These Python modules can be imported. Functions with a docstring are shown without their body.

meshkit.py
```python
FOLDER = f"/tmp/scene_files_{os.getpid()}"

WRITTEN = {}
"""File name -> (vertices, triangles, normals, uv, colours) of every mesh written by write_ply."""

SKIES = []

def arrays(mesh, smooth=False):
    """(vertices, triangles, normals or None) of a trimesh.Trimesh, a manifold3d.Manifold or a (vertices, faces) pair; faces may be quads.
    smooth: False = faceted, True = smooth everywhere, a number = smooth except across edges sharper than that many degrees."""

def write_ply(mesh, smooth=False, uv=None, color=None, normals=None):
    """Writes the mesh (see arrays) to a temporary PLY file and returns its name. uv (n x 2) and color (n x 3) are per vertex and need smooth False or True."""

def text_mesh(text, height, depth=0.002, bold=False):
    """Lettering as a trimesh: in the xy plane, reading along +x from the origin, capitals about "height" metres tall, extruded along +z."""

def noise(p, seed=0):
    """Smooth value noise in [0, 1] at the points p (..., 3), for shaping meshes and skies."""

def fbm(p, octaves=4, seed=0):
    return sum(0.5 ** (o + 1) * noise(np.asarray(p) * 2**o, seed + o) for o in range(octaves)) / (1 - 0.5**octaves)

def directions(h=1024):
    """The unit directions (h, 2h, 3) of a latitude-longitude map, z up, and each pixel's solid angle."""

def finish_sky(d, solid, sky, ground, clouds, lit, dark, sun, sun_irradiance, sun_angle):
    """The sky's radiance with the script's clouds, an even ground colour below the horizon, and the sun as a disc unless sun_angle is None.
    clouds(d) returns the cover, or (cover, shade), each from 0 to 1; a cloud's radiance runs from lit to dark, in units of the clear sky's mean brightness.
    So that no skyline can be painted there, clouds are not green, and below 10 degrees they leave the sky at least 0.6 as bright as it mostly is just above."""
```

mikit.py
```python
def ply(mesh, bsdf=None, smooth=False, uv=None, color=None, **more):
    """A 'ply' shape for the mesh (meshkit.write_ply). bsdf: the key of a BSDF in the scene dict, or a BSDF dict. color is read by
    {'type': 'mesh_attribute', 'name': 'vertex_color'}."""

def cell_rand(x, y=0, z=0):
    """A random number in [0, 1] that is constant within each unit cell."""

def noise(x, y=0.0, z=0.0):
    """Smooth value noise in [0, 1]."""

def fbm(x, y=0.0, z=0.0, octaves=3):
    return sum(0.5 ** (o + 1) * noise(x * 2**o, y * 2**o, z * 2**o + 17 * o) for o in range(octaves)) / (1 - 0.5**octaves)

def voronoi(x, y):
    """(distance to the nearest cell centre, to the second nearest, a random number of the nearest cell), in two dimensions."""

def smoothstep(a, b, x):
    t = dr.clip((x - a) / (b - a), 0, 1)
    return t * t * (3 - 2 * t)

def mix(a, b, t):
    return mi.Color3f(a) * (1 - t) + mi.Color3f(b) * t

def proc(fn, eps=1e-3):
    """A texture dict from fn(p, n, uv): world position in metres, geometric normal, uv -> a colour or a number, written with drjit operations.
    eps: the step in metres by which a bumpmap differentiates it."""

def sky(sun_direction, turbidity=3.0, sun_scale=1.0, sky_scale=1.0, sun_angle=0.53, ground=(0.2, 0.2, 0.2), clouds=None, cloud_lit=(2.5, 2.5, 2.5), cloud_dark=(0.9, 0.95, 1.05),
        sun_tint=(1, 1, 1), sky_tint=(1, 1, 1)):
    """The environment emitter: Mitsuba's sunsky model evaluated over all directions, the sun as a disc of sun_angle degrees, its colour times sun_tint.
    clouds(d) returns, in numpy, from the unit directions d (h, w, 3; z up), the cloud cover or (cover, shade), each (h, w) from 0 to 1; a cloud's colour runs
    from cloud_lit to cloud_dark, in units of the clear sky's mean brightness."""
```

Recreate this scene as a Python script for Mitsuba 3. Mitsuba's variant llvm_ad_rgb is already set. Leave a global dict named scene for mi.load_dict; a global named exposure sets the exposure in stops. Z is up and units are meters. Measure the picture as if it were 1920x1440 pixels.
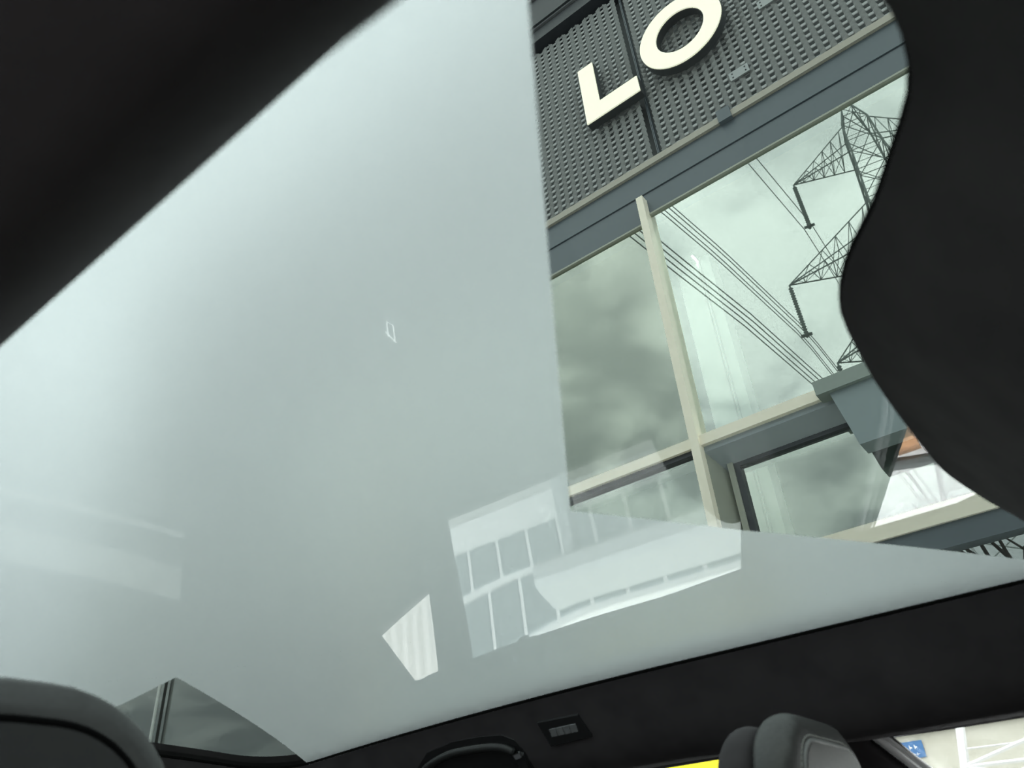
import math, numpy as np, trimesh, shapely, drjit as dr, mitsuba as mi, mikit, meshkit
import manifold3d as m3
from shapely.geometry import Polygon, box as sbox
from mikit import noise, fbm, mix, smoothstep, proc
T = mi.ScalarTransform4f
ZC = 1.22                      # height of the phone above the forecourt; meshes below are written relative to it
rng = np.random.default_rng(7)
scene, labels = {}, {}

# ---------------------------------------------------------------- camera, sky, exposure
scene['camera'] = {'type': 'thinlens', 'fov': 2*math.degrees(math.atan(960/1442.)), 'fov_axis': 'x', 'near_clip': 0.02, 'far_clip': 2000.0,
    'aperture_radius': 0.0018, 'focus_distance': 3.2,
    'to_world': T().look_at(origin=[0, 0, ZC], target=[-0.48683, 0.67560, ZC+0.55368], up=[0.38666, -0.40171, 0.83014])}

def clouds(d):
    z = np.maximum(d[..., 2], 0.05)
    p = np.stack([d[..., 0]/(z+.25)*1.5, d[..., 1]/(z+.25)*1.5, 0*z+7.3], -1)
    w = meshkit.fbm(p*1.3, 3, 5)
    q = p + 0.5*np.stack([w, w[..., ::-1], 0*w], -1)
    n = 0.52*meshkit.fbm(q*1.6, 5, 2) + 0.48*meshkit.fbm(q*5.5, 5, 9)
    s = np.clip((n-0.40)/0.20, 0, 1)
    s = s*s*(3-2*s)
    return np.ones_like(s), np.clip(.08+.62*s+.95*(1-z)**1.25-.25, 0, 1)   # overcast: brighter overhead than low down
scene['sky'] = mikit.sky([0.3, -0.5, 0.8], turbidity=4, sun_scale=0.0, sky_scale=7.0, ground=(0.22, 0.22, 0.21), clouds=clouds,
    cloud_lit=(1.62, 1.66, 1.62), cloud_dark=(0.55, 0.59, 0.61))
exposure = 2.22

# ---------------------------------------------------------------- materials
def rgb(*c): return {'type': 'rgb', 'value': list(c)}
def tw(b): return {'type': 'twosided', 'bsdf': b}
def diff(*c): return tw({'type': 'diffuse', 'reflectance': rgb(*c)})
def prin(c, rough=.5, metal=0., **k):
    return tw({'type': 'principled', 'base_color': c if isinstance(c, dict) else rgb(*c), 'roughness': rough, 'metallic': metal, **k})
def suede(p, n, uv):
    return mix((.028, .025, .028), (.050, .046, .048), fbm(p.x*26, p.y*26, p.z*26, 3))
def leather(p, n, uv):
    return mix((.036, .037, .036), (.050, .050, .049), fbm(p.x*300, p.y*300, p.z*300, 2))
def paving(p, n, uv):
    a = fbm(p.x*1.3, p.y*1.3, 0., 4); return mix((.30, .30, .29), (.42, .415, .40), a)
def stonewall(p, n, uv):
    a = fbm(p.x*.9, p.z*1.4, p.y*.9, 4); return mix((.50, .48, .40), (.72, .70, .62), a)
def foliage(p, n, uv):
    return mix((.035, .06, .03), (.09, .12, .05), fbm(p.x*3, p.y*3, p.z*3, 3))
M = {
 'suede': prin(proc(suede), .95, sheen=.25), 'leather': prin(proc(leather), .42, specular=.5), 'leather_dark': prin((.02, .021, .021), .5),
 'rubber': diff(.006, .006, .006), 'stitch': diff(.42, .42, .40), 'piping': prin((.16, .16, .16), .45),
 'plastic': prin((.012, .012, .013), .35), 'lens': prin((.16, .165, .17), .2), 'chrome': prin((.7, .7, .72), .15, 1.), 'frame_grey': prin((.85, .85, .86), .3),
 'carpet': diff(.014, .014, .015),
 'roof_glass': {'type': 'thindielectric', 'int_ior': 1.52, 'specular_transmittance': rgb(.42, .455, .452)},
 'tint_layer': {'type': 'thindielectric', 'int_ior': 1.06, 'specular_transmittance': rgb(.645, .68, .64)},
 'film': {'type': 'principledthin', 'base_color': rgb(.605, .645, .645), 'roughness': .66, 'spec_trans': .62, 'diff_trans': 1.9, 'eta': 1.25},
 'clear_glass': {'type': 'thindielectric', 'int_ior': 1.5, 'specular_transmittance': rgb(.97, .98, .98)},
 'dark_glass': {'type': 'thindielectric', 'int_ior': 1.5, 'specular_transmittance': rgb(.16, .17, .17)},
 'privacy_glass': {'type': 'thindielectric', 'int_ior': 1.5, 'specular_transmittance': rgb(.80, .84, .85)},
 'band': prin((.108, .132, .155), .38), 'fascia': prin((.028, .033, .042), .45), 'fascia_line': prin((.16, .165, .18), .4),
 'beige': prin((.42, .39, .34), .5), 'cream': prin((.97, .89, .76), .45), 'reveal': prin((.33, .37, .41), .4), 'canopy': prin((.24, .29, .31), .4), 'olive': prin((.36, .37, .32), .5),
 'backing': diff(.12, .128, .132), 'expanded': prin((.40, .41, .42), .42, .35), 'screw_dark': diff(.05, .05, .055), 'plate': prin((.34, .36, .37), .4, .2),
 'letter_side': prin((.05, .055, .06), .4), 'canopy_face': prin((.26, .30, .28), .4),
 'room': diff(.17, .18, .17), 'room_floor': prin((.22, .22, .21), .25), 'column': diff(.80, .82, .78),
 'paving': tw({'type': 'diffuse', 'reflectance': proc(paving)}), 'galvanised': diff(.36, .39, .385), 'wire': diff(.32, .34, .33), 'insulator': diff(.33, .36, .355),
 'white_post': diff(.82, .83, .82), 'base_panel': prin((.16, .19, .20), .25), 'white_ribs': diff(.74, .73, .70),
 'bench_white': diff(.44, .46, .46), 'car_white': prin((.93, .935, .94), .25, clearcoat=.7), 'car_glass': prin((.02, .022, .024), .05), 'tyre': diff(.02, .02, .02), 'orange': prin((.95, .52, .28), .3), 'seam': diff(.22, .22, .23),
 'yellow': diff(.88, .74, .05), 'blue': diff(.09, .20, .42), 'white': diff(.8, .8, .8),
 'bark': diff(.055, .05, .045), 'foliage': tw({'type': 'diffuse', 'reflectance': proc(foliage)}), 'stonewall': tw({'type': 'diffuse', 'reflectance': proc(stonewall)}),
 'slate': diff(.12, .12, .13), 'pane_dark': prin((.05, .055, .06), .1),
}
def coated(w, r, t): return {'type': 'blendbsdf', 'weight': w,
    'bsdf_0': {'type': 'thindielectric', 'int_ior': 1.5, 'specular_transmittance': rgb(*t)},
    'bsdf_1': tw({'type': 'conductor', 'material': 'none', 'specular_reflectance': rgb(*r)})}
M['pane_right'] = coated(.55, (.87, .93, .89), (.75, .85, .80))
M['pane_left'] = coated(.38, (.86, .92, .82), (.70, .75, .68))
M['pane_low'] = coated(.40, (.86, .93, .86), (.70, .75, .70))
M['pane_dim'] = coated(.16, (.86, .93, .90), (.55, .6, .58))
M['pane_street'] = coated(.66, (.95, .97, .95), (.75, .8, .78))
M['letter_face'] = tw({'type': 'diffuse', 'reflectance': rgb(.86, .84, .72)})
for k, v in M.items(): scene['mat_'+k] = v

# ---------------------------------------------------------------- helpers
def key(name, parent=None):
    base = (parent+'__'+name) if parent else name
    k, i = base, 0
    while k in used:
        i += 1; k = f'{base}_{i:03d}'
    used.add(k); return k
used = set()
def thing(name, label=None, cat=None, group=None, kind=None):
    k = key(name); labels[k] = {}
    if label: labels[k]['label'] = label
    if cat: labels[k]['category'] = cat
    if group: labels[k]['group'] = group
    if kind: labels[k]['kind'] = kind
    return k
def up(m):
    if isinstance(m, (list, tuple)) and len(m) and isinstance(m[0], trimesh.Trimesh): m = trimesh.util.concatenate(list(m))
    v, f, _ = meshkit.arrays(m)
    return trimesh.Trimesh(v+[0, 0, ZC], f, process=False)
def obj(name, mesh, mat, parent=None, smooth=False, label=None, kind=None, **kw):
    k = key(name, parent)
    scene[k] = mikit.ply(up(mesh), 'mat_'+mat, smooth, **kw)
    if label: labels.setdefault(k, {})['label'] = label
    if kind: labels.setdefault(k, {})['kind'] = kind
    return k
def single(name, mesh, mat, label=None, cat=None, group=None, kind=None, smooth=False, **kw):
    k = thing(name, label, cat, group, kind)
    scene[k] = mikit.ply(up(mesh), 'mat_'+mat, smooth, **kw); return k
def box(x0, x1, y0, y1, z0, z1):
    return trimesh.creation.box(bounds=[[min(x0, x1), min(y0, y1), min(z0, z1)], [max(x0, x1), max(y0, y1), max(z0, z1)]])
def quad(a, b, c, d): return trimesh.Trimesh([a, b, c, d], [[0, 1, 2], [0, 2, 3]], process=False)
def bar(p, q, r, n=4):
    p, q = np.asarray(p, float), np.asarray(q, float)
    return tube([p, q], r, n)
def tube(pts, r, n=6, closed=False):
    pts = np.asarray(pts, float); N = len(pts)
    tn = np.gradient(pts, axis=0) if not closed else np.roll(pts, -1, 0)-np.roll(pts, 1, 0)
    tn /= np.linalg.norm(tn, axis=1, keepdims=True)+1e-12
    ref = np.array([0, 0, 1.]) if abs(tn[:, 2]).mean() < .8 else np.array([1., 0, 0])
    a = np.cross(tn, ref); a /= np.linalg.norm(a, axis=1, keepdims=True)+1e-12
    b = np.cross(tn, a)
    th = np.arange(n)/n*2*math.pi
    rr = np.broadcast_to(np.asarray(r, float), (N,))
    v = (pts[:, None]+rr[:, None, None]*(a[:, None]*np.cos(th)[:, None]+b[:, None]*np.sin(th)[:, None])).reshape(-1, 3)
    f = []
    for i in range(N if closed else N-1):
        j = (i+1) % N
        for k in range(n):
            k2 = (k+1) % n
            f += [[i*n+k, i*n+k2, j*n+k2], [i*n+k, j*n+k2, j*n+k]]
    if not closed:
        for k in range(1, n-1):
            f += [[0, k+1, k], [(N-1)*n, (N-1)*n+k, (N-1)*n+k+1]]
    return trimesh.Trimesh(v, f, process=False)
def hull(pts): return trimesh.convex.convex_hull(np.asarray(pts, float))
def loft(loops, closed_u=True, caps=False):
    L = np.array(loops, float); a, b = L.shape[:2]
    f = []
    for i in range(a-1):
        for k in range(b if closed_u else b-1):
            k2 = (k+1) % b
            f += [[i*b+k, i*b+k2, (i+1)*b+k2], [i*b+k, (i+1)*b+k2, (i+1)*b+k]]
    v = L.reshape(-1, 3)
    if caps:
        v = np.vstack([v, L[0].mean(0), L[-1].mean(0)])
        for k in range(b):
            k2 = (k+1) % b
            f += [[a*b, k2, k], [a*b+1, (a-1)*b+k, (a-1)*b+k2]]
    return trimesh.Trimesh(v, f, process=False)
def extr(poly, d, place):
    """poly in (u, v), thickness d, place(u, v, w) -> xyz"""
    ms = []
    for g in getattr(poly, 'geoms', [poly]):
        m = trimesh.creation.extrude_polygon(g, d, engine='earcut'); v = m.vertices
        ms.append(trimesh.Trimesh(place(v[:, 0], v[:, 1], v[:, 2]), m.faces, process=False))
    return trimesh.util.concatenate(ms)
def onfacade(y):  # polygon in the (x, z) plane, extruded from y towards the viewer
    return lambda u, v, w: np.stack([u, y-w, v], 1)

# ================================================================ THE SHOWROOM (facade plane y = 4)
FY = 4.0
single('floor', box(-30, 25, -60, 30, -1.32, -1.22), 'paving', kind='structure')
B = thing('showroom_building', 'dark showroom building with expanded metal cladding above tall glazing, seen through the glass roof', 'building')
XL, XR = -9.5, 3.2
# backing wall and ends
obj('backing_wall', box(XL, XR, FY+.10, FY+.2, 4.5, 8.6), 'backing', B)
# expanded metal mesh
PX, PZ = 0.078, 0.0645
def expanded(x0, x1, z0, z1, y):
    vs, fs = [], []; n0 = 0
    ncol = int(round((x1-x0)/PX)); nrow = int((z1-z0)/(PZ/2))
    hw = .0150
    for r in range(nrow+1):
        zc = z0+PZ/4+r*PZ/2; s = 1 if r % 2 else -1
        pts = []
        for c in range(ncol+1):
            kz = s*(1 if c % 2 else -1)*PZ/4
            for e in (-.23, .23):
                px = x0+(c+e)*PX
                if x0 <= px <= x1 and z0+.01 < zc+kz < z1-.01: pts.append((px, zc+kz, -.006))
                else: pts.append(None)
        for i in range(len(pts)-1):
            a, b = pts[i], pts[i+1]
            if a is None or b is None: continue
            flat = i % 2 == 0
            wd, hw = (-.0012, .010) if flat else (-.0105, .0120)   # knuckles lean up, slanting strands lean down
            quadv = []
            for p in (a, b):
                # lower lip sticks out towards the viewer, upper lip leans back: strands catch the sky
                quadv += [(p[0], y-wd+p[2], p[1]-hw), (p[0], y+wd+p[2], p[1]+hw)]
            q = np.array(quadv)
            back = q+[0, .004, -.004]
            vs.append(np.vstack([q, back]))
            o = n0
            fs += [[o, o+1, o+3], [o, o+3, o+2], [o+4, o+7, o+5], [o+4, o+6, o+7], [o, o+2, o+6], [o, o+6, o+4], [o+1, o+5, o+7], [o+1, o+7, o+3]]
            n0 += 8
    return trimesh.Trimesh(np.vstack(vs), fs, process=False)
ZM0, ZM1 = 4.655, 6.94
seams = [-5.30, -3.31, -1.316, .68, 2.68]
for a, b in zip(seams[:-1], seams[1:]):
    pnl = obj('mesh_panel', expanded(a+.014, b-.014, ZM0, ZM1, FY), 'expanded', B, kind='stuff', label='grey expanded metal cladding panel')
    fr = [box(a+.002, a+.008, FY-.004, FY+.03, ZM0, ZM1), box(b-.008, b-.002, FY-.004, FY+.03, ZM0, ZM1)]
    for e_ in fr: obj('edge_bar', e_, 'band', pnl)
for (x, z) in [(-.565, 4.97), (-.20, 5.52), (1.6, 5.0), (-3.0, 5.1)]:
    pl = obj('fixing_plate', box(x-.075, x+.075, FY-.035, FY-.022, z-.045, z+.045), 'plate', B)
    for dx in (-.05, .05):
        for dz in (-.02, .02):
            obj('screw', box(x+dx-.005, x+dx+.005, FY-.038, FY-.034, z+dz-.005, z+dz+.005), 'screw_dark', pl)
# beige drip trim under the mesh, clamps, two-step dark band
for a, b in [(XL, -.80), (-.72, XR)]:
    obj('trim_strip', box(a, b, FY-.045, FY+.1, 4.585, 4.645), 'beige', B, label='beige drip trim under the cladding')
obj('trim_clamp', hull([(x, y, z) for x in (-.81, -.71) for y in (FY-.06, FY+.02) for z in (4.57, 4.69)]), 'band', B)
obj('band_panel', box(XL, XR, FY-.02, FY+.12, 4.36, 4.585), 'band', B, label='upper strip of the dark blue-grey fascia band')
obj('band_panel', box(XL, XR, FY-.01, FY+.12, 4.15, 4.355), 'band', B, label='lower strip of the dark blue-grey fascia band')
obj('band_panel', box(XL, -1.545, FY-.012, FY+.12, 4.09, 4.15), 'band', B)
# roof fascia above the mesh
for (z0, z1, py, mt) in [(6.965, 7.12, .10, 'fascia'), (7.135, 7.155, .12, 'fascia_line'), (7.16, 7.55, .14, 'fascia'), (7.56, 7.58, .16, 'fascia_line'), (7.585, 8.5, .16, 'fascia')]:
    obj('fascia_panel', box(XL, XR, FY-py, FY+.12, z0, z1), mt, B)
obj('roof_slab', box(XL, XR, FY-.1, 10.5, 8.5, 8.62), 'fascia', B)
# mullions, transoms
MX = [-7.14, -4.33, -1.52, 1.29]
obj('downpipe', tube([(-7.14, FY-.06, -1.2), (-7.14, FY-.06, 6.9)], .016, 10), 'white_post', B, smooth=True)
for x in MX[1:]:
    obj('mullion', box(x-.027, x+.027, FY-.085, FY+.09, -1.2, 4.29), 'cream', B, label='cream vertical mullion')
edges = [XL]+MX+[XR]
bays = list(zip(edges[:-1], edges[1:]))
for i, (a, b) in enumerate(bays):
    a2, b2 = a+.027, b-.027
    right = a >= -1.6
    if not right:
        obj('transom', box(a2, b2, FY-.055, FY+.09, 2.165, 2.232), 'cream', B, label='cream horizontal transom')
        obj('glazing_bead', box(a2, b2, FY-.03, FY+.06, 2.135, 2.165), 'fascia', B)
        obj('top_bead', box(a2, b2, FY-.02, FY+.02, 4.075, 4.09), 'olive', B)
        obj('pane', quad((a2, FY, 2.23), (b2, FY, 2.23), (b2, FY, 4.09), (a2, FY, 4.09)), 'pane_left', B, label='upper grey-green glass pane')
        obj('pane', quad((a2, FY, -.72), (b2, FY, -.72), (b2, FY, 2.14), (a2, FY, 2.14)), 'pane_low' if a > -4.5 else 'pane_dim', B)
    else:
        obj('pane', quad((a2, FY, 2.23), (b2, FY, 2.23), (b2, FY, 4.15), (a2, FY, 4.15)), 'pane_right', B, label='upper pane mirroring clouds and a pylon')
        obj('top_bead', box(a2, b2, FY-.02, FY+.02, 4.135, 4.15), 'olive', B)
        obj('transom', box(a2, b2, FY-.055, FY+.09, 2.165, 2.232), 'cream', B, label='cream horizontal transom')
        # deep dark head and reveal of the recessed lower window
        obj('reveal_head', hull([(a2, FY-.02, 2.165), (b2, FY-.02, 2.165), (a2, FY-.02, 2.13), (b2, FY-.02, 2.13), (a2+.06, FY+.16, 2.0), (b2, FY+.16, 2.0), (a2+.06, FY+.16, 2.165), (b2, FY+.16, 2.165)]), 'reveal', B)
        obj('reveal_side', hull([(a2, FY-.02, -.7), (a2, FY-.02, 2.13), (a2+.08, FY+.16, -.7), (a2+.08, FY+.16, 2.05), (a2, FY+.16, -.7), (a2, FY+.16, 2.05)]), 'olive', B)
        GY = FY+.12
        obj('window_frame', [box(a2+.08, a2+.115, GY-.04, GY+.03, -.7, 2.06)], 'olive', B, label='pale outer strip of the recessed window frame')
        obj('window_frame', [box(a2+.115, a2+.15, GY-.03, GY+.03, 1.25, 2.06), box(a2+.115, b2, GY-.03, GY+.03, 2.025, 2.06)], 'fascia', B, label='dark inner window frame')
        obj('pane', quad((a2+.15, GY, 1.45), (b2, GY, 1.45), (b2, GY, 2.03), (a2+.15, GY, 2.03)), 'pane_low', B, label='recessed lower pane')
        obj('transom', box(a2+.12, b2, GY-.07, GY+.05, 1.36, 1.46), 'cream', B, label='lower cream transom')
        obj('transom', box(a2+.12, b2, GY-.05, GY+.05, 1.245, 1.36), 'band', B, label='dark strip under the lower transom')
        obj('pane', quad((a2+.15, GY, -.72), (b2, GY, -.72), (b2, GY, 1.25), (a2+.15, GY, 1.25)), 'pane_street', B, label='street-level pane')
# plinth: pale rail, white posts, grey panels; ribbed white section further along
obj('plinth', box(XL, XR, FY-.03, FY+.12, -1.22, -.72), 'base_panel', B)
# room behind the glass
obj('interior_wall', box(XL, XR, 9.2, 9.3, -1.2, 8.5), 'room', B)
obj('interior_wall', box(XL, XL+.1, FY+.2, 9.3, -1.2, 8.5), 'room', B)
obj('interior_wall', box(XR-.1, XR, FY+.2, 9.3, -1.2, 8.5), 'room', B)
obj('interior_floor', box(XL, XR, FY+.1, 9.2, -1.21, -1.18), 'room_floor', B)
obj('interior_ceiling', box(XL, XR, FY+.2, 9.3, 4.7, 4.8), 'room', B)
CY = 5.3
for x0, x1 in [(-.35*CY, -.313*CY), (-.306*CY, -.290*CY)]:
    obj('interior_column', box(x0, x1, CY, CY+.2, -1.2, 4.7), 'column', B)
obj('interior_column', box(-.3095*CY, -.3075*CY, CY-.02, CY+.1, -1.2, 4.7), 'column', B)
for (xa, xb, ya, yb, zl) in [(-4.6, 1.2, 4.38, 4.50, 4.66), (-1.655, -1.635, 5.18, 5.32, 4.66)]:
    CLt = obj('ceiling_light', box(xa, xb, ya, yb, zl, zl+.04), 'plate', B)
    scene[obj('light_strip', quad((xa, ya, zl-.004), (xa, yb, zl-.004), (xb, yb, zl-.004), (xb, ya, zl-.004)), 'white', CLt)]['emitter'] = {'type': 'area', 'radiance': rgb(13., 13.4, 12.8)}
# sign letters: faces at y = 3.85
LY = 3.85
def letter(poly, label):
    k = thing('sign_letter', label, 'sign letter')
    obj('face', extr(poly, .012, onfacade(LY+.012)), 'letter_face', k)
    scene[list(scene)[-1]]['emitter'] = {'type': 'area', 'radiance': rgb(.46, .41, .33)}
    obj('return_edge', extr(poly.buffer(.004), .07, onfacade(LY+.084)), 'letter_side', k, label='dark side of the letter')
    x0, z0, x1, z1 = poly.bounds
    pts = [p for p in [(x0+.07, z0+.1), (x0+.07, z1-.12), (x1-.1, z0+.09), (x1-.08, z1-.35)] if poly.buffer(-.02).contains(shapely.geometry.Point(p))]
    for p in pts: obj('stud', bar((p[0], LY+.08, p[1]), (p[0], FY+.1, p[1]), .012, 8), 'plate', k)
s = LY
Lp = Polygon([(-.466*s, 1.378*s), (-.334*s, 1.378*s), (-.334*s, 1.426*s), (-.427*s, 1.426*s), (-.427*s, 1.565*s), (-.466*s, 1.565*s)])
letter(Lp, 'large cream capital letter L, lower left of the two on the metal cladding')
oc = shapely.geometry.Point(0, 0).buffer(1, 48)
Oo = shapely.affinity.translate(shapely.affinity.scale(oc, .0925*s, .099*s), -.222*s, 1.476*s)
Oi = shapely.affinity.translate(shapely.affinity.scale(oc, .0545*s, .060*s), -.222*s, 1.476*s)
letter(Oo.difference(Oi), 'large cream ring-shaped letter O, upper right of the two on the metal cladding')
# entrance canopy box
K = thing('entrance_canopy', 'dark boxy entrance canopy with grey top strip, jutting out below the upper right pane', 'canopy')
cs = 3.86
obj('body', hull([(x, y, z) for x in (-.165*cs, 1.6) for y in (cs, FY) for z in (.465*cs, .553*cs)]), 'canopy', K)
obj('top_strip', hull([(x, y, z) for x in (-.196*cs, 1.6) for y in (cs-.03, FY-.06) for z in (.552*cs, .574*cs)]), 'canopy_face', K, label='grey-green top strip')
obj('end_cap', hull([(-.165*cs, y, z) for y in (cs, FY) for z in (.465*cs, .553*cs)]+[(-.18*cs, y, .552*cs) for y in (cs, FY)]), 'canopy', K)
# yellow display panel
single('display_panel', box(-2.45, -1.25, FY-.16, FY-.10, .05, .85), 'yellow', 'plain bright yellow panel seen through the far rear side window', 'panel')

# ================================================================ BEHIND THE CAMERA: what the showroom glass mirrors
def mir(p): p = np.array(p, float); p[..., 1] = 2*FY-p[..., 1]; return p
P = thing('electricity_pylon', 'tall steel lattice electricity pylon mirrored in the right upper pane', 'pylon')
AX = np.array([-.45, 45.0]); A = np.array([-.98364, -.18016]); Cd = np.array([-A[1], A[0]])
def pt(s, c, z): return mir([AX[0]+A[0]*s+Cd[0]*c, AX[1]+A[1]*s+Cd[1]*c, z])
zs = np.array([46.0, 44.0, 41.2, 38.6, 35.8, 32.8, 29.6, 26.0, 22, 17.5, 12.5, 7, 3.0, -1.2])
ws = np.interp(-zs, [-46, -44, -41.2, -35.8, -32.8, -26, -12.5, -7, 1.2], [.35, .85, 1.0, 1.38, 1.7, 2.2, 4.6, 6.6, 8.4])
legs, brace, foot = [], [], []; LG, BRC = legs, brace
crn = [(1, 1), (1, -1), (-1, -1), (-1, 1)]
for k in range(len(zs)-1):
    r = .065 if zs[k] > 10 else .13
    if zs[k] < 8: legs = brace = foot
    for j in range(4):
        a, b = crn[j], crn[(j+1) % 4]
        w0, w1 = ws[k], ws[k+1]
        legs.append(bar(pt(a[0]*w0, a[1]*w0, zs[k]), pt(a[0]*w1, a[1]*w1, zs[k+1]), r))
        brace.append(bar(pt(a[0]*w0, a[1]*w0, zs[k]), pt(b[0]*w1, b[1]*w1, zs[k+1]), r*.55))
        brace.append(bar(pt(b[0]*w0, b[1]*w0, zs[k]), pt(a[0]*w1, a[1]*w1, zs[k+1]), r*.55))
        brace.append(bar(pt(a[0]*w0, a[1]*w0, zs[k]), pt(b[0]*w0, b[1]*w0, zs[k]), r*.55))
        zm, wm = (zs[k]+zs[k+1])/2, (w0+w1)/2
        brace.append(bar(pt(a[0]*wm, a[1]*wm, zm), pt(b[0]*wm, b[1]*wm, zm), r*.4))
legs, brace = [m for m in LG], [m for m in BRC]
obj('legs', legs, 'galvanised', P); obj('bracing', brace, 'galvanised', P); obj('foot_frame', foot, 'white', P, label='pale painted foot of the pylon')
def arm(sgn, L, zb, zt, zbt):
    ms = []
    wb, wt = np.interp(-zb, -zs, ws), np.interp(-zt, -zs, ws)
    tip = (sgn*L, 0, zbt)
    lo = [(sgn*wb, c*wb, zb) for c in (1, -1)]; hi = [(sgn*wt, c*wt, zt) for c in (1, -1)]
    for q in lo: ms.append(bar(pt(*q), pt(*tip), .06))
    for q in hi: ms.append(bar(pt(*q), pt(*tip), .048))
    n = 6
    for i in range(1, n):
        f = i/n; g = (i-.5)/n
        L0 = [np.array(q)*(1-f)+np.array(tip)*f for q in lo]; H0 = [np.array(q)*(1-g)+np.array(tip)*g for q in hi]
        ms.append(bar(pt(*L0[0]), pt(*L0[1]), .03))
        if i < 4: ms.append(bar(pt(*H0[0]), pt(*H0[1]), .026))
        for c in (0, 1):
            ms.append(bar(pt(*L0[c]), pt(*H0[c]), .026))
            g2 = (i+.5)/n
            H1 = np.array(hi[c])*(1-g2)+np.array(tip)*g2
            ms.append(bar(pt(*L0[c]), pt(*H1), .026))
        f2 = (i+1)/n
        ms.append(bar(pt(*L0[0]), pt(*(np.array(lo[1])*(1-f2)+np.array(tip)*f2)), .026))
    return ms
for sg in (1, -1):
    for (L, zb, zt, ztip, zi) in [(5.16, 41.2, 43.8, 41.1, 37.0), (7.64, 32.75, 36.2, 32.78, 28.6), (6.5, 26.0, 29.4, 25.96, 22.0)]:
        am = obj('cross_arm', arm(sg, L, zb, zt, ztip), 'galvanised', P)
        ps = [pt(sg*L, 0, z) for z in np.linspace(ztip, zi, 40)]
        rr = np.where(np.arange(40) % 2 == 0, .07, .16); rr[:3] = .06
        obj('insulator', [tube(ps, rr, 8), bar(pt(sg*L-.35, 0, zi), pt(sg*L+.35, 0, zi), .13), bar(pt(sg*L, -.35, zi+.1), pt(sg*L, .35, zi-.1), .12)], 'insulator', am)
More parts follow.
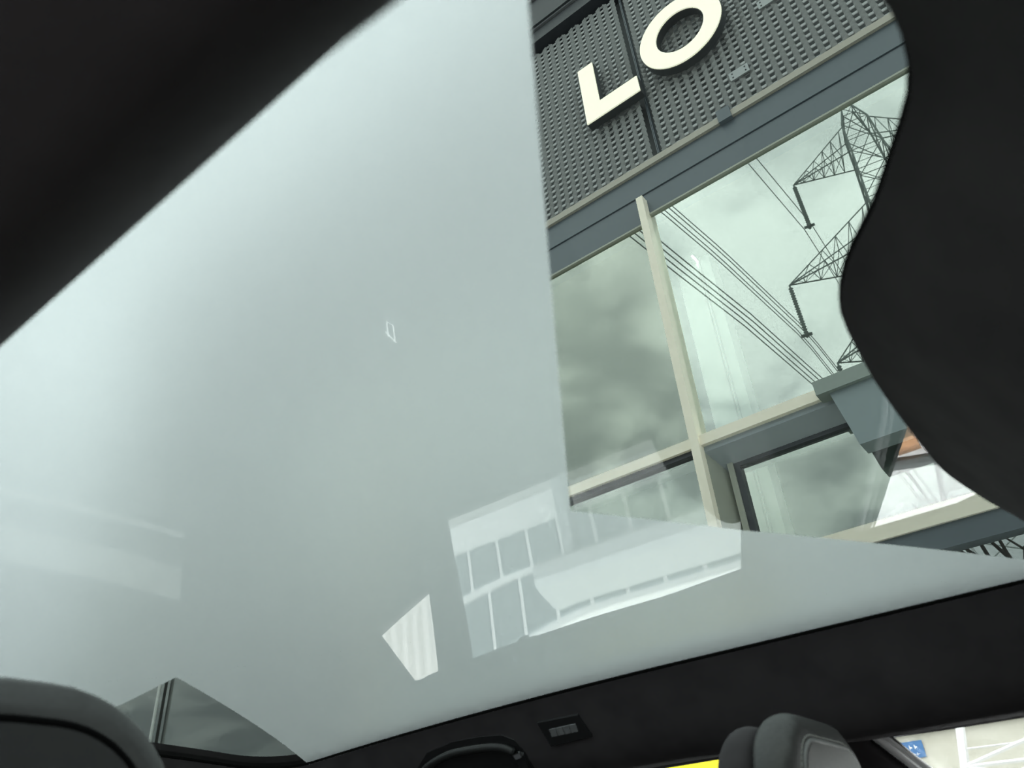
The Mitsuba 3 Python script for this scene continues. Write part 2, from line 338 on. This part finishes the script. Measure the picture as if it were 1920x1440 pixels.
# conductors
def wire(pts, r, n, spread, label):
    pts = np.array(pts, float)
    d = pts[-1]-pts[0]; d[2] = 0; d /= np.linalg.norm(d); sd = np.array([-d[1], d[0], 0])
    tt = np.linspace(0, 1, len(pts)); t2 = np.linspace(0, 1, 25)
    cv = np.stack([np.interp(t2, tt, pts[:, i]) for i in range(3)], 1)
    k = thing('power_line', label, 'power line', 'conductor bundles of the pylon')
    offs = [(-.5, 0), (.5, 0)] if n == 2 else [(-.5, -.5), (.5, -.5), (-.5, .5), (.5, .5)]
    for ox, oz in offs:
        obj('conductor', tube(mir(cv+sd*ox*spread+np.array([0, 0, oz*spread])), r, 5), 'wire', k)
wire([(-6.6, 18, 33.5), (-6.0, 34.9, 35.8), (-5.63, 44.05, 36.9), (-5.3, 49.9, 34.), (-4.6, 66, 28)], .028, 2, .55, 'thin twin conductor hanging from the top arm, mirrored beside the pylon')
wire([(-10.2, 16, 27.), (-9.1, 26.7, 27.5), (-8.7, 32.2, 28.), (-7.99, 43.6, 28.5), (-7.1, 51.1, 25.), (-6, 70, 19)], .026, 4, .42, 'middle bundle of four conductors crossing the right upper pane')
wire([(-8.6, 14, 20), (-7.7, 22.6, 20), (-7.3, 28.3, 20.5), (-6.8, 43.8, 22.0), (-5.8, 55, 18)], .026, 4, .42, 'lowest bundle of four conductors crossing the right upper pane')
# bare tree near the car, mirrored at street level
def grow(p, d, L, r, depth, out):
    q = p+d*L
    out.append(tube([p, p+d*L*.5+rng.normal(0, .03*L, 3), q], [r, r*.85, r*.7], 5))
    if depth == 0: return
    for i in range(3 if depth > 2 else 2):
        e = d+rng.normal(0, .48, 3); e[2] += .12; e /= np.linalg.norm(e)
        grow(p+d*L*(.65+.35*rng.random()), e, L*(.45+.14*rng.random()), r*.62, depth-1, out)
BT = thing('bare_tree', 'leafless tree whose dark branches are mirrored in the low pane at right', 'tree')
o = []; grow(np.array([-.35, -4.9, -1.2]), np.array([-.05, .03, 1.]), 4.1, .10, 5, o)
for k_, tgt in enumerate([(-1.45, 3.95), (-1.1, 4.0), (-.75, 3.9), (-1.25, 3.5)]):
    a_ = np.array([-.5-.08*k_, -4.9, 1.9+.25*k_]); v_ = np.array([tgt[0], -4.9, tgt[1]])-a_; L_ = np.linalg.norm(v_)
    grow(a_, v_/L_, L_*.8, .05, 3, o)
obj('trunk', o[:1], 'bark', BT); obj('branches', o[1:], 'bark', BT)
SB = thing('stone_building', 'pale stone building with grey windows, mirrored at street level', 'building')
wy = -52.0
obj('wall', box(-24, 14, wy-8, wy, -1.2, 7.2), 'stonewall', SB)
obj('roof', hull([(-24.3, wy+.3, 7.2), (14.3, wy+.3, 7.2), (-24.3, wy-8.3, 7.2), (14.3, wy-8.3, 7.2), (-24.3, wy-4, 9.2), (14.3, wy-4, 9.2)]), 'slate', SB)
for x in np.arange(-20.3, 13, 3.4):
    for z in (1.7,):
        w_ = obj('window', box(x-.7, x+.7, wy, wy+.06, z, z+2.0), 'white', SB)
        obj('glazing', box(x-.6, x+.6, wy+.06, wy+.09, z+.1, z+1.9), 'pane_dark', w_)
BS = thing('notice_board', 'blue board with faint white lettering on the wall of the stone building', 'sign')
bx, bz = -.219*60-.55, .105*60
obj('board', box(bx-1.1, bx+1.1, wy+.06, wy+.12, bz-.5, bz+.5), 'blue', BS)
o = []; n_let = 0
for row, (z, h, n) in enumerate([(bz+.02, .26, 5), (bz-.36, .16, 7)]):
    for i in range(n):
        x = bx-.8+1.6*(i+.5)/n
        obj('character', [box(x-.08, x-.03, wy+.12, wy+.14, z, z+h), box(x-.05, x+.09, wy+.12, wy+.14, z+h*.3*rng.random()+.03, z+h*.6)], 'white', BS)

# ================================================================ LOW BLOCK WALL in front of the showroom
BW = thing('low_wall', 'low wall of dark blocks with pale joints, mirrored in the glass roof at centre right', 'wall')
obj('mortar', box(-3.02, -.9, 3.33, 3.47, -1.22, -.80), 'white_post', BW)
for r, z in enumerate((-1.10, -.945)):
    for x in np.arange(-3.02-.10*r, -.92, .215):
        xa, xb = max(x+.012, -3.03), min(x+.203, -.89)
        if xb-xa > .04: obj('block', hull([(xx, 3.33, zz) for xx in (xa, xb) for zz in (z, z+.13)]+[(xx, 3.322, zz) for xx in (xa+.003, xb-.003) for zz in (z+.003, z+.127)]), 'base_panel', BW)
TR = thing('bench', 'long white bench with a rounded end before the block wall, mirrored in the roof', 'bench')
tp = sbox(-2.14, 3.08, -1.0, 3.16).buffer(.05, 12)
tc = np.array(tp.exterior.coords)[:-1]; ti = np.array(tp.buffer(-.015).exterior.coords)
obj('slab', hull(np.vstack([np.column_stack([tc, np.full(len(tc), z)]) for z in (-.825, -.785)]+[np.column_stack([ti, np.full(len(ti), z)]) for z in (-.84, -.77)])), 'bench_white', TR, smooth=35)
for x in (-1.95, -1.15):
    obj('leg', hull([(x+a, y, z) for a in (-.03, .03) for y in (3.06, 3.14) for z in (-1.22, -.84)]), 'plate', TR)
UB = thing('utility_box', 'white ribbed metal box beside the block wall, mirrored in the roof as a small patch', 'box')
obj('body', box(-3.95, -3.08, 3.30, 3.7, -1.22, -.62), 'white_ribs', UB)
for x in np.arange(-3.92, -3.10, .085):
    obj('rib', hull([(x+.005, 3.30, z) for z in (-1.2, -.64)]+[(x+.06, 3.30, z) for z in (-1.2, -.64)]+[(x+.018, 3.275, z) for z in (-1.2, -.64)]+[(x+.047, 3.275, z) for z in (-1.2, -.64)]), 'white_ribs', UB)
# ================================================================ WHITE CAR parked beside, between us and the showroom
W = thing('white_car', 'white parked car beside ours, seen only as a bright reflection in the glass roof', 'car')
y0, y1 = 2.1, 3.75; ym = (y0+y1)/2; hwid = (y1-y0)/2; CX = 1.0
def ring(x, zlo, zhi, k, sh):
    e = .75 if x < .3 else .38
    n = 36; th = np.arange(n)/n*2*math.pi
    cy, cz = np.cos(th), np.sin(th)
    yy = np.sign(cy)*np.abs(cy)**e*hwid*k; zz = np.sign(cz)*np.abs(cz)**e
    t = (zz+1)/2
    yy *= 1-sh*np.maximum(0, t-.45)**1.3
    return np.stack([np.full(n, x+CX), ym+yy, zlo+(zhi-zlo)*t], 1)
prof = [(-1.80, -.78, -.42, .78, .1), (-1.72, -.93, -.33, .9, .2), (-1.5, -1.0, -.28, .97, .28), (-.9, -1.0, -.24, 1, .28), (-.1, -1.0, -.18, 1, .25), (.25, -1.0, -.14, 1, .2), (.85, -1.0, .26, 1, .34), (1.4, -1.0, .33, 1, .36), (2.1, -1.0, .30, 1, .36), (2.55, -1.0, .18, 1, .3), (2.72, -.98, -.2, .97, .1), (2.8, -.8, -.3, .85, .05)]
obj('body', loft([ring(*q) for q in prof], caps=True), 'car_white', W, smooth=40)
obj('side_window', hull([(x+CX, y, z) for (x, z, y) in [(.55, -.12, y0+.03), (2.4, -.1, y0+.03), (.98, .2, y0+.17), (2.05, .22, y0+.17)]]+[(x+CX, y+.03, z) for (x, z, y) in [(.55, -.12, y0+.03), (2.4, -.1, y0+.03), (.98, .2, y0+.17), (2.05, .22, y0+.17)]]), 'car_glass', W)
obj('windscreen', hull([(1.30, ym-.62, -.10), (1.30, ym+.62, -.10), (1.84, ym-.48, .25), (1.84, ym+.48, .25), (1.34, ym-.62, -.13), (1.34, ym+.62, -.13)]), 'car_glass', W)
obj('door_seam', tube([(-.5, 2.155, -.40), (-.2, 2.165, -.370), (.3, 2.16, -.366), (1.0, 2.15, -.36)], .011, 8), 'seam', W, label='grey seam along the front wing')
obj('bonnet_seam', box(-.5, 1.2, y0+.20, y0+.21, -.26, -.19), 'seam', W)
obj('indicator_lamp', hull([(x, y, z) for x in (-.275, -.215) for y in (y0+.012, y0+.07) for z in (-.44, -.395)]), 'orange', W, label='orange side indicator')
for x in (-.05, 2.95):
    for yy in (y0+.1, y1-.1):
        wh = obj('wheel', trimesh.creation.cylinder(.335, .22, sections=32, transform=np.array([[1, 0, 0, x], [0, 0, -1, yy], [0, 1, 0, -.885], [0, 0, 0, 1.]])), 'tyre', W, smooth=40)
        obj('rim', trimesh.creation.cylinder(.22, .23, sections=24, transform=np.array([[1, 0, 0, x], [0, 0, -1, yy], [0, 1, 0, -.885], [0, 0, 0, 1.]])), 'plate', wh, smooth=40)
for yy in (y0+.18, y1-.18):
    obj('headlamp', hull([(-.79, yy-.12, -.52), (-.79, yy+.12, -.52), (-.70, yy-.14, -.42), (-.70, yy+.14, -.42), (-.77, yy-.12, -.58), (-.77, yy+.12, -.58)]), 'lens', W)

# ================================================================ OUR CAR: headliner, glass roof, sides, seats
def H(x, y): return .2965-.033*np.maximum(0, -x-.5)**2-.08*(y-.6)**2
def lin(a, b, n): return np.linspace(a, b, n, endpoint=False)
nS, nR, nF = 44, 30, 60
wc = np.array([(0.004, 1.095), (-.011, .99), (-.0283, .9007), (-.0493, .8091), (-.0635, .7091), (-.0650, .6139), (-.0646, .5546), (-.0607, .4787), (-.0577, .4447), (-.0518, .4202), (-.0407, .3932), (-.0276, .3716), (-.0149, .3554), (-.0006, .3306), (.0099, .3109), (.0195, .2931), (.0253, .2742), (.0270, .2554), (.0265, .2407), (.0236, .2248), (.018, .104)])
tw_ = np.r_[0, np.cumsum(np.linalg.norm(np.diff(wc, axis=0), axis=1))]
from scipy.interpolate import PchipInterpolator
fr = PchipInterpolator(tw_/tw_[-1], wc)(lin(0, 1, nF))
near = np.stack([lin(.018, -1.36, nS), np.full(nS, .104)], 1)
def arc(c, r, a0, a1, n):
    t = np.radians(lin(a0, a1, n)); return np.stack([c[0]+r*np.cos(t), c[1]+r*np.sin(t)], 1)
rear = np.vstack([arc((-1.36, .204), .10, 270, 180, 8), np.stack([np.full(14, -1.46), lin(.204, .985, 14)], 1), arc((-1.35, .985), .11, 180, 90, 8)])
far = np.stack([lin(-1.35, .004, nS), np.full(nS, 1.095)], 1)
inner = np.vstack([near, rear, far, fr])
on = np.stack([lin(.40, -1.62, nS), np.full(nS, -.07)], 1)
orr = np.vstack([arc((-1.62, .06), .13, 270, 180, 8), np.stack([np.full(14, -1.75), lin(.06, 1.14, 14)], 1), arc((-1.62, 1.14), .13, 180, 90, 8)])
of = np.stack([lin(-1.62, .40, nS), np.full(nS, 1.27)], 1)
ofr = np.stack([np.full(nF, .40), lin(1.27, -.07, nF)], 1)
outer = np.vstack([on, orr, of, ofr])
zo = .158+.009*np.clip((-.25-outer[:, 0])/.25, 0, 1)-.14*np.clip((-outer[:, 0]-1.2)/.55, 0, 1)**1.5-.05*np.clip((outer[:, 0]-.1)/.3, 0, 1)
zi = H(inner[:, 0], inner[:, 1])-.006
loops = []
def mk(plan, z): return np.column_stack([plan, z])
ctr = np.array([-.65, .6])
cent = inner.mean(0)
railg = PchipInterpolator([0, .03, .12, .26, .40, .55, .8, 1.0], [0, .09, .45, .93, 1.115, 1.12, 1.06, 1.0])
for s in (0, .02, .05, .09, .14, .2, .26, .32, .38, .44, .5, .6, .7, .8, .9, 1.0):
    p = inner*(1-s)+outer*s
    z = zi+(zo-zi)*railg(s)
    loops.append(mk(p, z))
od = np.sign(outer-ctr)*np.array([[1., 1.]])
def outw(k):
    d = outer-np.clip(outer, [-1.60, .10], [.3, 1.10]); d /= np.linalg.norm(d, axis=1, keepdims=True); return outer+d*k
for k, dz in [(.008, -.005), (.018, -.005), (.028, .002), (.033, .02), (.033, .06)]:
    loops.append(mk(outw(k), zo+dz))
# roof skin outside, closes the shell
loops.append(mk(outw(.02), zo+.09)); loops.append(mk(inner*.5+outer*.5, zi*.5+zo*.5+.05)); loops.append(mk(inner*.88+outer*.12, zi+.03))
single('ceiling', loft(loops), 'suede', kind='structure', smooth=35, label='black suede headliner framing the glass roof')
# rubber seal around the opening
seal = [mk(inner, zi+.001), mk(inner, zi+.005), mk(inner+(inner-cent)*.008, zi+.005), mk(inner+(inner-cent)*.008, zi+.001), mk(inner, zi+.001)]
single('trim_1', loft(seal), 'rubber', kind='structure', label='thin black rubber seal along the glass roof edge')
# glass
R = thing('window_1', 'tinted panoramic glass roof with frosted and clear fields', None, kind='structure')
gx, gy = np.meshgrid(np.linspace(-1.62, .16, 60), np.linspace(.02, 1.18, 40), indexing='ij')
gv = np.stack([gx, gy, H(gx, gy)], -1).reshape(-1, 3)
gf = []
for i in range(59):
    for j in range(39):
        a = i*40+j; gf += [[a, a+40, a+41], [a, a+41, a+1]]
obj('pane', trimesh.Trimesh(gv, gf, process=False), 'roof_glass', R, smooth=True, label='tinted clear glass of the roof')
front_clear = Polygon([(-.358, .575), (-.161, .267), (-.080, .141), (-.03, .06), (.3, .0), (.3, 1.3), (.02, 1.13), (-.049, 1.045), (-.182, .856), (-.260, .742)])
rear_clear = Polygon([(-1.064, .609), (-1.190, .806), (-1.285, .955), (-1.376, 1.093), (-1.45, 1.2), (-1.8, 1.2), (-1.8, .635), (-1.207, .620)])
full = sbox(-1.60, .02, .15, 1.18)
film = full.difference(front_clear).difference(rear_clear)
ms = []
for g in getattr(film, 'geoms', [film]):
    v, f = trimesh.creation.triangulate_polygon(g, engine='earcut')
    m = trimesh.Trimesh(np.column_stack([v, 0*v[:, 0]]), f).subdivide_to_size(.06)
    vv = np.array(m.vertices); vv[:, 2] = H(vv[:, 0], vv[:, 1])+.004
    ms.append(trimesh.Trimesh(vv, m.faces, process=False))
obj('frosted_film', ms, 'film', R, label='milky frosted field between the clear wedges')

for wedge in (front_clear, rear_clear):
    v, f = trimesh.creation.triangulate_polygon(wedge.intersection(full), engine='earcut')
    m = trimesh.Trimesh(np.column_stack([v, 0*v[:, 0]]), f).subdivide_to_size(.06)
    vv = np.array(m.vertices); vv[:, 2] = H(vv[:, 0], vv[:, 1])+.004
    obj('clear_field', trimesh.Trimesh(vv, m.faces, process=False), 'tint_layer', R, label='clear wedge of the roof glass')

# sides with window openings
def sy(z, off=0): return 1.285+off+(.155-np.asarray(z))*.45
outl = sbox(-1.95, -1.0, .95, .20)
wf = Polygon([(-.33, .19), (.60, .19), (.85, -.24), (-.10, -.24), (-.148, -.066), (-.204, .01), (-.26, .09)])
wr = Polygon([(-.497, .19), (-.474, .009), (-.45, -.24), (-1.30, -.24), (-1.248, -.13), (-1.145, .05), (-1.08, .19)])
wq = Polygon([(-1.212, .10), (-1.292, .085), (-1.472, -.042), (-1.312, -.084)])
pan = outl.difference(wf).difference(wr).difference(wq)
def side(poly, off, d, flip=False):
    ms = []
    for g in getattr(poly, 'geoms', [poly]):
        m = trimesh.creation.extrude_polygon(g, d, engine='earcut'); v = np.array(m.vertices)
        y = sy(v[:, 1], off)+v[:, 2]
        if flip: y = 1.2-y
        ms.append(trimesh.Trimesh(np.stack([v[:, 0], y, v[:, 1]], 1), m.faces, process=False))
    return trimesh.util.concatenate(ms)
single('wall_left', side(pan, .0, .012), 'suede', kind='structure', label='dark door and pillar trim of the far side')
single('wall_right', side(outl.difference(wf).difference(wr).difference(wq), .0, .012, True), 'suede', kind='structure')
for nm, pl, mt, lab in [('window_2', wf, 'clear_glass', 'far front side window'), ('window_3', wr, 'privacy_glass', 'far rear side window'), ('window_4', wq, 'clear_glass', 'small far rear quarter window')]:
    g = pl.buffer(.01); c = np.array(g.exterior.coords)[:-1]
    v, f = trimesh.creation.triangulate_polygon(g, engine='earcut')
    single(nm, trimesh.Trimesh(np.stack([v[:, 0], sy(v[:, 1], .02), v[:, 1]], 1), f, process=False), mt, lab, None, kind='structure')
for pl in (wr, wq):
    v, f = trimesh.creation.triangulate_polygon(pl.buffer(.01), engine='earcut')
    single('window_5' if pl is wr else 'window_6', trimesh.Trimesh(np.stack([v[:, 0], 1.2-sy(v[:, 1], .02), v[:, 1]], 1), f, process=False), 'privacy_glass', kind='structure')
# centre pillar cover (far side) with bright door-frame strips
def rounded_prism(pts, off0, off1, r):
    out = []
    P2 = Polygon(pts)
    for (o, b) in [(off0, -r), (off0+r*.3, -r*.3), (off0+r, 0), (off1, 0)]:
        q = P2.buffer(b, join_style=2)
        c = np.array(q.exterior.coords)
        out.append(np.stack([c[:, 0], sy(c[:, 1], o), c[:, 1]], 1))
    return hull(np.vstack(out))
BP = single('trim_2', rounded_prism([(-.475, .17), (-.35, .17), (-.285, .09), (-.232, .004), (-.182, -.09), (-.14, -.26), (-.44, -.26)], -.025, .02, .02), 'suede', kind='structure', smooth=50, label='black centre pillar cover between the far side windows')
fp = [(-.342, .175), (-.280, .10), (-.226, .004), (-.174, -.09), (-.123, -.24)]
for o, r in [(.0, .006), (.014, .005)]:
    single('trim_3' if o == 0 else 'trim_4', tube([(x+o*.9, sy(z, -.004+o*.5), z) for x, z in fp], r, 8), 'frame_grey', kind='structure', smooth=True, label='bright frame strip along the edge of the far front window' if o == 0 else None)
# rest of the cabin shell
def backpiece(z0, z1, ya=None, yb=None, x0=-1.98, x1=-1.93):
    f = lambda z: (max(1.2-float(sy(z)), ya if ya is not None else -9), min(float(sy(z)), yb if yb is not None else 9))
    return hull([(x, y, z) for x in (x0, x1) for z in (z0, z1) for y in f(z)])
single('wall_back', [backpiece(-1.0, -.31), backpiece(-.15, .2), backpiece(-.275, -.235), backpiece(-.31, -.15, None, .02), backpiece(-.31, -.15, 1.14, None)], 'suede', kind='structure')
single('car_floor', box(-1.95, 1.4, -.7, 1.9, -1.04, -1.0), 'carpet', kind='structure')
single('dashboard', hull([(.55, -.2, -.35), (.55, 1.4, -.35), (1.25, -.2, -.15), (1.25, 1.4, -.15), (.65, -.2, -.27), (.65, 1.4, -.27), (.6, -.2, -1), (.6, 1.4, -1), (1.3, -.2, -1), (1.3, 1.4, -1)]), 'leather_dark', 'black dashboard below the windscreen', 'dashboard')
single('window_7', quad((.42, -.05, .12), (.42, 1.25, .12), (1.25, 1.35, -.16), (1.25, -.15, -.16)), 'clear_glass', kind='structure')

single('window_8', quad((-1.99, -.1, -.34), (-1.99, 1.3, -.34), (-1.99, 1.3, -.1), (-1.99, -.1, -.1)), 'dark_glass', kind='structure')

# seats
def cushion(cx, cy, z0, z1, tx, wy, rad, round_):
    """upright rounded slab facing +x, thickness tx, width wy"""
    base = sbox(cy-wy/2+rad, z0, cy+wy/2-rad, z1-rad).buffer(rad, 12)
    pts = []
    for f in np.linspace(-1, 1, 9):
        ins = round_*(1-math.sqrt(max(0, 1-f*f)))
        xo = cx+f*tx/2
        c = np.array(base.buffer(-ins).exterior.coords)
        pts.append(np.column_stack([np.full(len(c), xo), c]))
    return hull(np.vstack(pts)), base
def outline(base, inset, x):
    g = base.buffer(-inset); L = g.exterior.length
    return np.array([(x, *g.exterior.interpolate(t*L/120).coords[0]) for t in range(120)])
def seat(label, cx, cy, ztop, shell=True):
    k = thing('front_seat', label, 'car seat', 'front seats')
    wy_ = .27
    rd = .085 if shell else .12
    m, base = cushion(cx, cy, ztop-.26, ztop, .050, wy_, rd, .020)
    h = obj('headrest', m, 'leather', k, smooth=40, label='charcoal leather headrest')
    pin = base.buffer(-.034)
    xf = cx+.025
    pp = extr(pin, .007, lambda u, v, w: np.stack([xf-.003+w, u, v], 1))
    obj('insert', pp, 'leather' if shell else 'leather_dark', h, smooth=30, label='smooth front insert')
    obj('piping', tube(outline(base, .032, xf+.001), (.0028 if shell else .004), 6, True), 'piping' if shell else 'rubber', h, smooth=True, label='light piping' if shell else 'black piping')
    pts = outline(base, .026, xf+.0005)
    L = base.buffer(-.026).exterior; n = int(L.length/.007)
    st = []
    for i in range(n if shell else 0):
        a = np.array(L.interpolate(i*.007).coords[0]); b = np.array(L.interpolate(i*.007+.0045).coords[0])
        st.append(bar((xf+.0002, *a), (xf+.0002, *b), .0007, 4))
    if st: obj('stitching', st, 'stitch', h, label='pale stitching', kind='stuff')
    m2, b2 = cushion(cx-.046, cy, ztop-.27, ztop-.006, .046, wy_-.012, .085, .020)
    obj('back_shell', m2, 'suede', h, smooth=40, label='suede rear shell of the headrest')
    bk = [(cx-.02+dx, cy+s*w, z+ztop) for (dx, z, w) in [(-.05, -.27, .17), (.03, -.27, .17), (-.05, -.34, .23), (.06, -.34, .22), (.05, -.85, .25), (.20, -.85, .23), (0.0, -.6, .26)] for s in (-1, 1)]
    obj('backrest', trimesh.Trimesh(*[getattr(hull(bk), a) for a in ('vertices', 'faces')]), 'leather', k)
    bs = [(cx+dx, cy+s*.25, z+ztop) for (dx, z) in [(.1, -.82), (.1, -1.05), (.60, -.76), (.64, -.84), (.6, -1.05)] for s in (-1, 1)]
    obj('seat_base', hull(bs), 'leather', k)
    return k
seat('passenger seat across the cabin, its stitched leather headrest in front of the yellow panel', -.328, .978, .152)
seat('near front seat whose blurred dark headrest rises at the lower left', -.63, .246, .153, False)
RB = thing('rear_bench', 'black leather rear bench of the car, faintly mirrored in the glass roof', 'car seat')
obj('backrest', hull([(-1.55, .0, -.75), (-1.55, 1.2, -.75), (-1.75, .05, -.36), (-1.75, 1.15, -.36), (-1.42, .0, -.75), (-1.42, 1.2, -.75), (-1.64, .05, -.36), (-1.64, 1.15, -.36)]), 'leather', RB)
obj('cushion', hull([(x, y, z) for x in (-1.45, -.98) for y in (0., 1.2) for z in (-.95, -.72)]), 'leather', RB)
for y in (.22, .6, .98):
    m, _ = cushion(-1.72, y, -.42, -.24, .07, .24, .05, .02)
    obj('headrest', m, 'leather', RB, smooth=40)

bk_ = thing('courtesy_lamp', 'tiny lit lamp outline on the rear seat, mirrored near the middle of the frosted roof', 'lamp')
q0 = np.array([-1.28, 1.32, -.655])
k_ = obj('light_guide', [bar(q0+[0, -.012, 0], q0+[0, -.012, -.045], .0028), bar(q0+[0, .012, 0], q0+[0, .012, -.045], .0028), bar(q0+[0, -.012, -.045], q0+[0, .012, -.045], .0015), bar(q0+[.01, -.032, 0], q0+[-.01, .035, 0], .0022)], 'white_post', bk_)
scene[k_]['emitter'] = {'type': 'area', 'radiance': rgb(.36, .39, .38)}
obj('base', box(q0[0]-.012, q0[0]-.005, q0[1]-.035, q0[1]+.035, q0[2]-.065, q0[2]+.02), 'plastic', bk_)

# fittings on the far roof rail; rail plane through (y 1.12, z .25) sloping down outwards
def railpt(x, y, off=0):
    # underside of the headliner along the far side, found from the loft profile at this x
    s = np.clip((y-1.095)/.175, 0, 1)
    zi_ = H(x, 1.095)-.006; zo_ = .158+.009*np.clip((-.25-x)/.25, 0, 1)-.14*np.clip((-x-1.2)/.55, 0, 1)**1.5
    z = zi_+(zo_-zi_)*railg(s)
    n = np.array([0, -.55, -.835])
    return np.stack([x+0*y, y+n[1]*off, z+n[2]*off], -1)
def railpatch(poly, off0, off1, dens=.012):
    g = poly.segmentize(dens)
    c = np.array(g.exterior.coords)[:-1]
    loops_ = [railpt(c[:, 0], c[:, 1], off0), railpt(c[:, 0], c[:, 1], off1)]
    cc = np.array(g.centroid.coords[0])
    for f in (.75, .4, .05):
        q = cc+(c-cc)*f; loops_.append(railpt(q[:, 0], q[:, 1], off1))
    return loft(loops_, caps=True)
LM = thing('reading_lamp', 'small rectangular reading lamp in a black bezel on the far roof rail', 'lamp')
obj('bezel', railpatch(Polygon([(-.721, 1.110), (-.801, 1.1092), (-.788, 1.125), (-.707, 1.124)]), 0.0, .004, .003), 'plastic', LM)
for i in range(4):
    xa = -.781+i*.0132
    obj('lens', railpatch(Polygon([(xa, 1.1142), (xa+.0118, 1.1142), (xa+.0125, 1.119), (xa+.0007, 1.119)]), .004, .0055, .002), 'lens', LM)
GH = thing('grab_handle', 'black recessed grab handle on the far roof rail, left of the reading lamp', 'handle')
obj('recess', railpatch(Polygon([(-1.10, 1.125), (-1.055, 1.112), (-.988, 1.109), (-.927, 1.110), (-.881, 1.112), (-.858, 1.117), (-.844, 1.126), (-.835, 1.145), (-.835, 1.19), (-1.10, 1.19)]), 0, .0015, .004), 'plastic', GH)
c = np.array([(-1.095, 1.131), (-1.05, 1.119), (-.985, 1.1145), (-.925, 1.1155), (-.885, 1.118), (-.862, 1.123)])
cv = PchipInterpolator(np.linspace(0, 1, 6), c)(np.linspace(0, 1, 30))
obj('grip', tube(railpt(cv[:, 0], cv[:, 1], .008), .007, 10), 'leather_dark', GH, smooth=True)
obj('grip_edge', tube(railpt(cv[:, 0], cv[:, 1]-.0025, .010), .0022, 8), 'leather', GH, smooth=True)
obj('hinge', railpatch(Polygon([(-.846, 1.126), (-.862, 1.124), (-.858, 1.15), (-.838, 1.15)]), .001, .008, .004), 'plastic', GH)
obj('coat_hook', railpatch(Polygon([(-.849, 1.1225), (-.863, 1.1235), (-.860, 1.1265), (-.847, 1.1255)]), .008, .012, .002), 'chrome', GH)
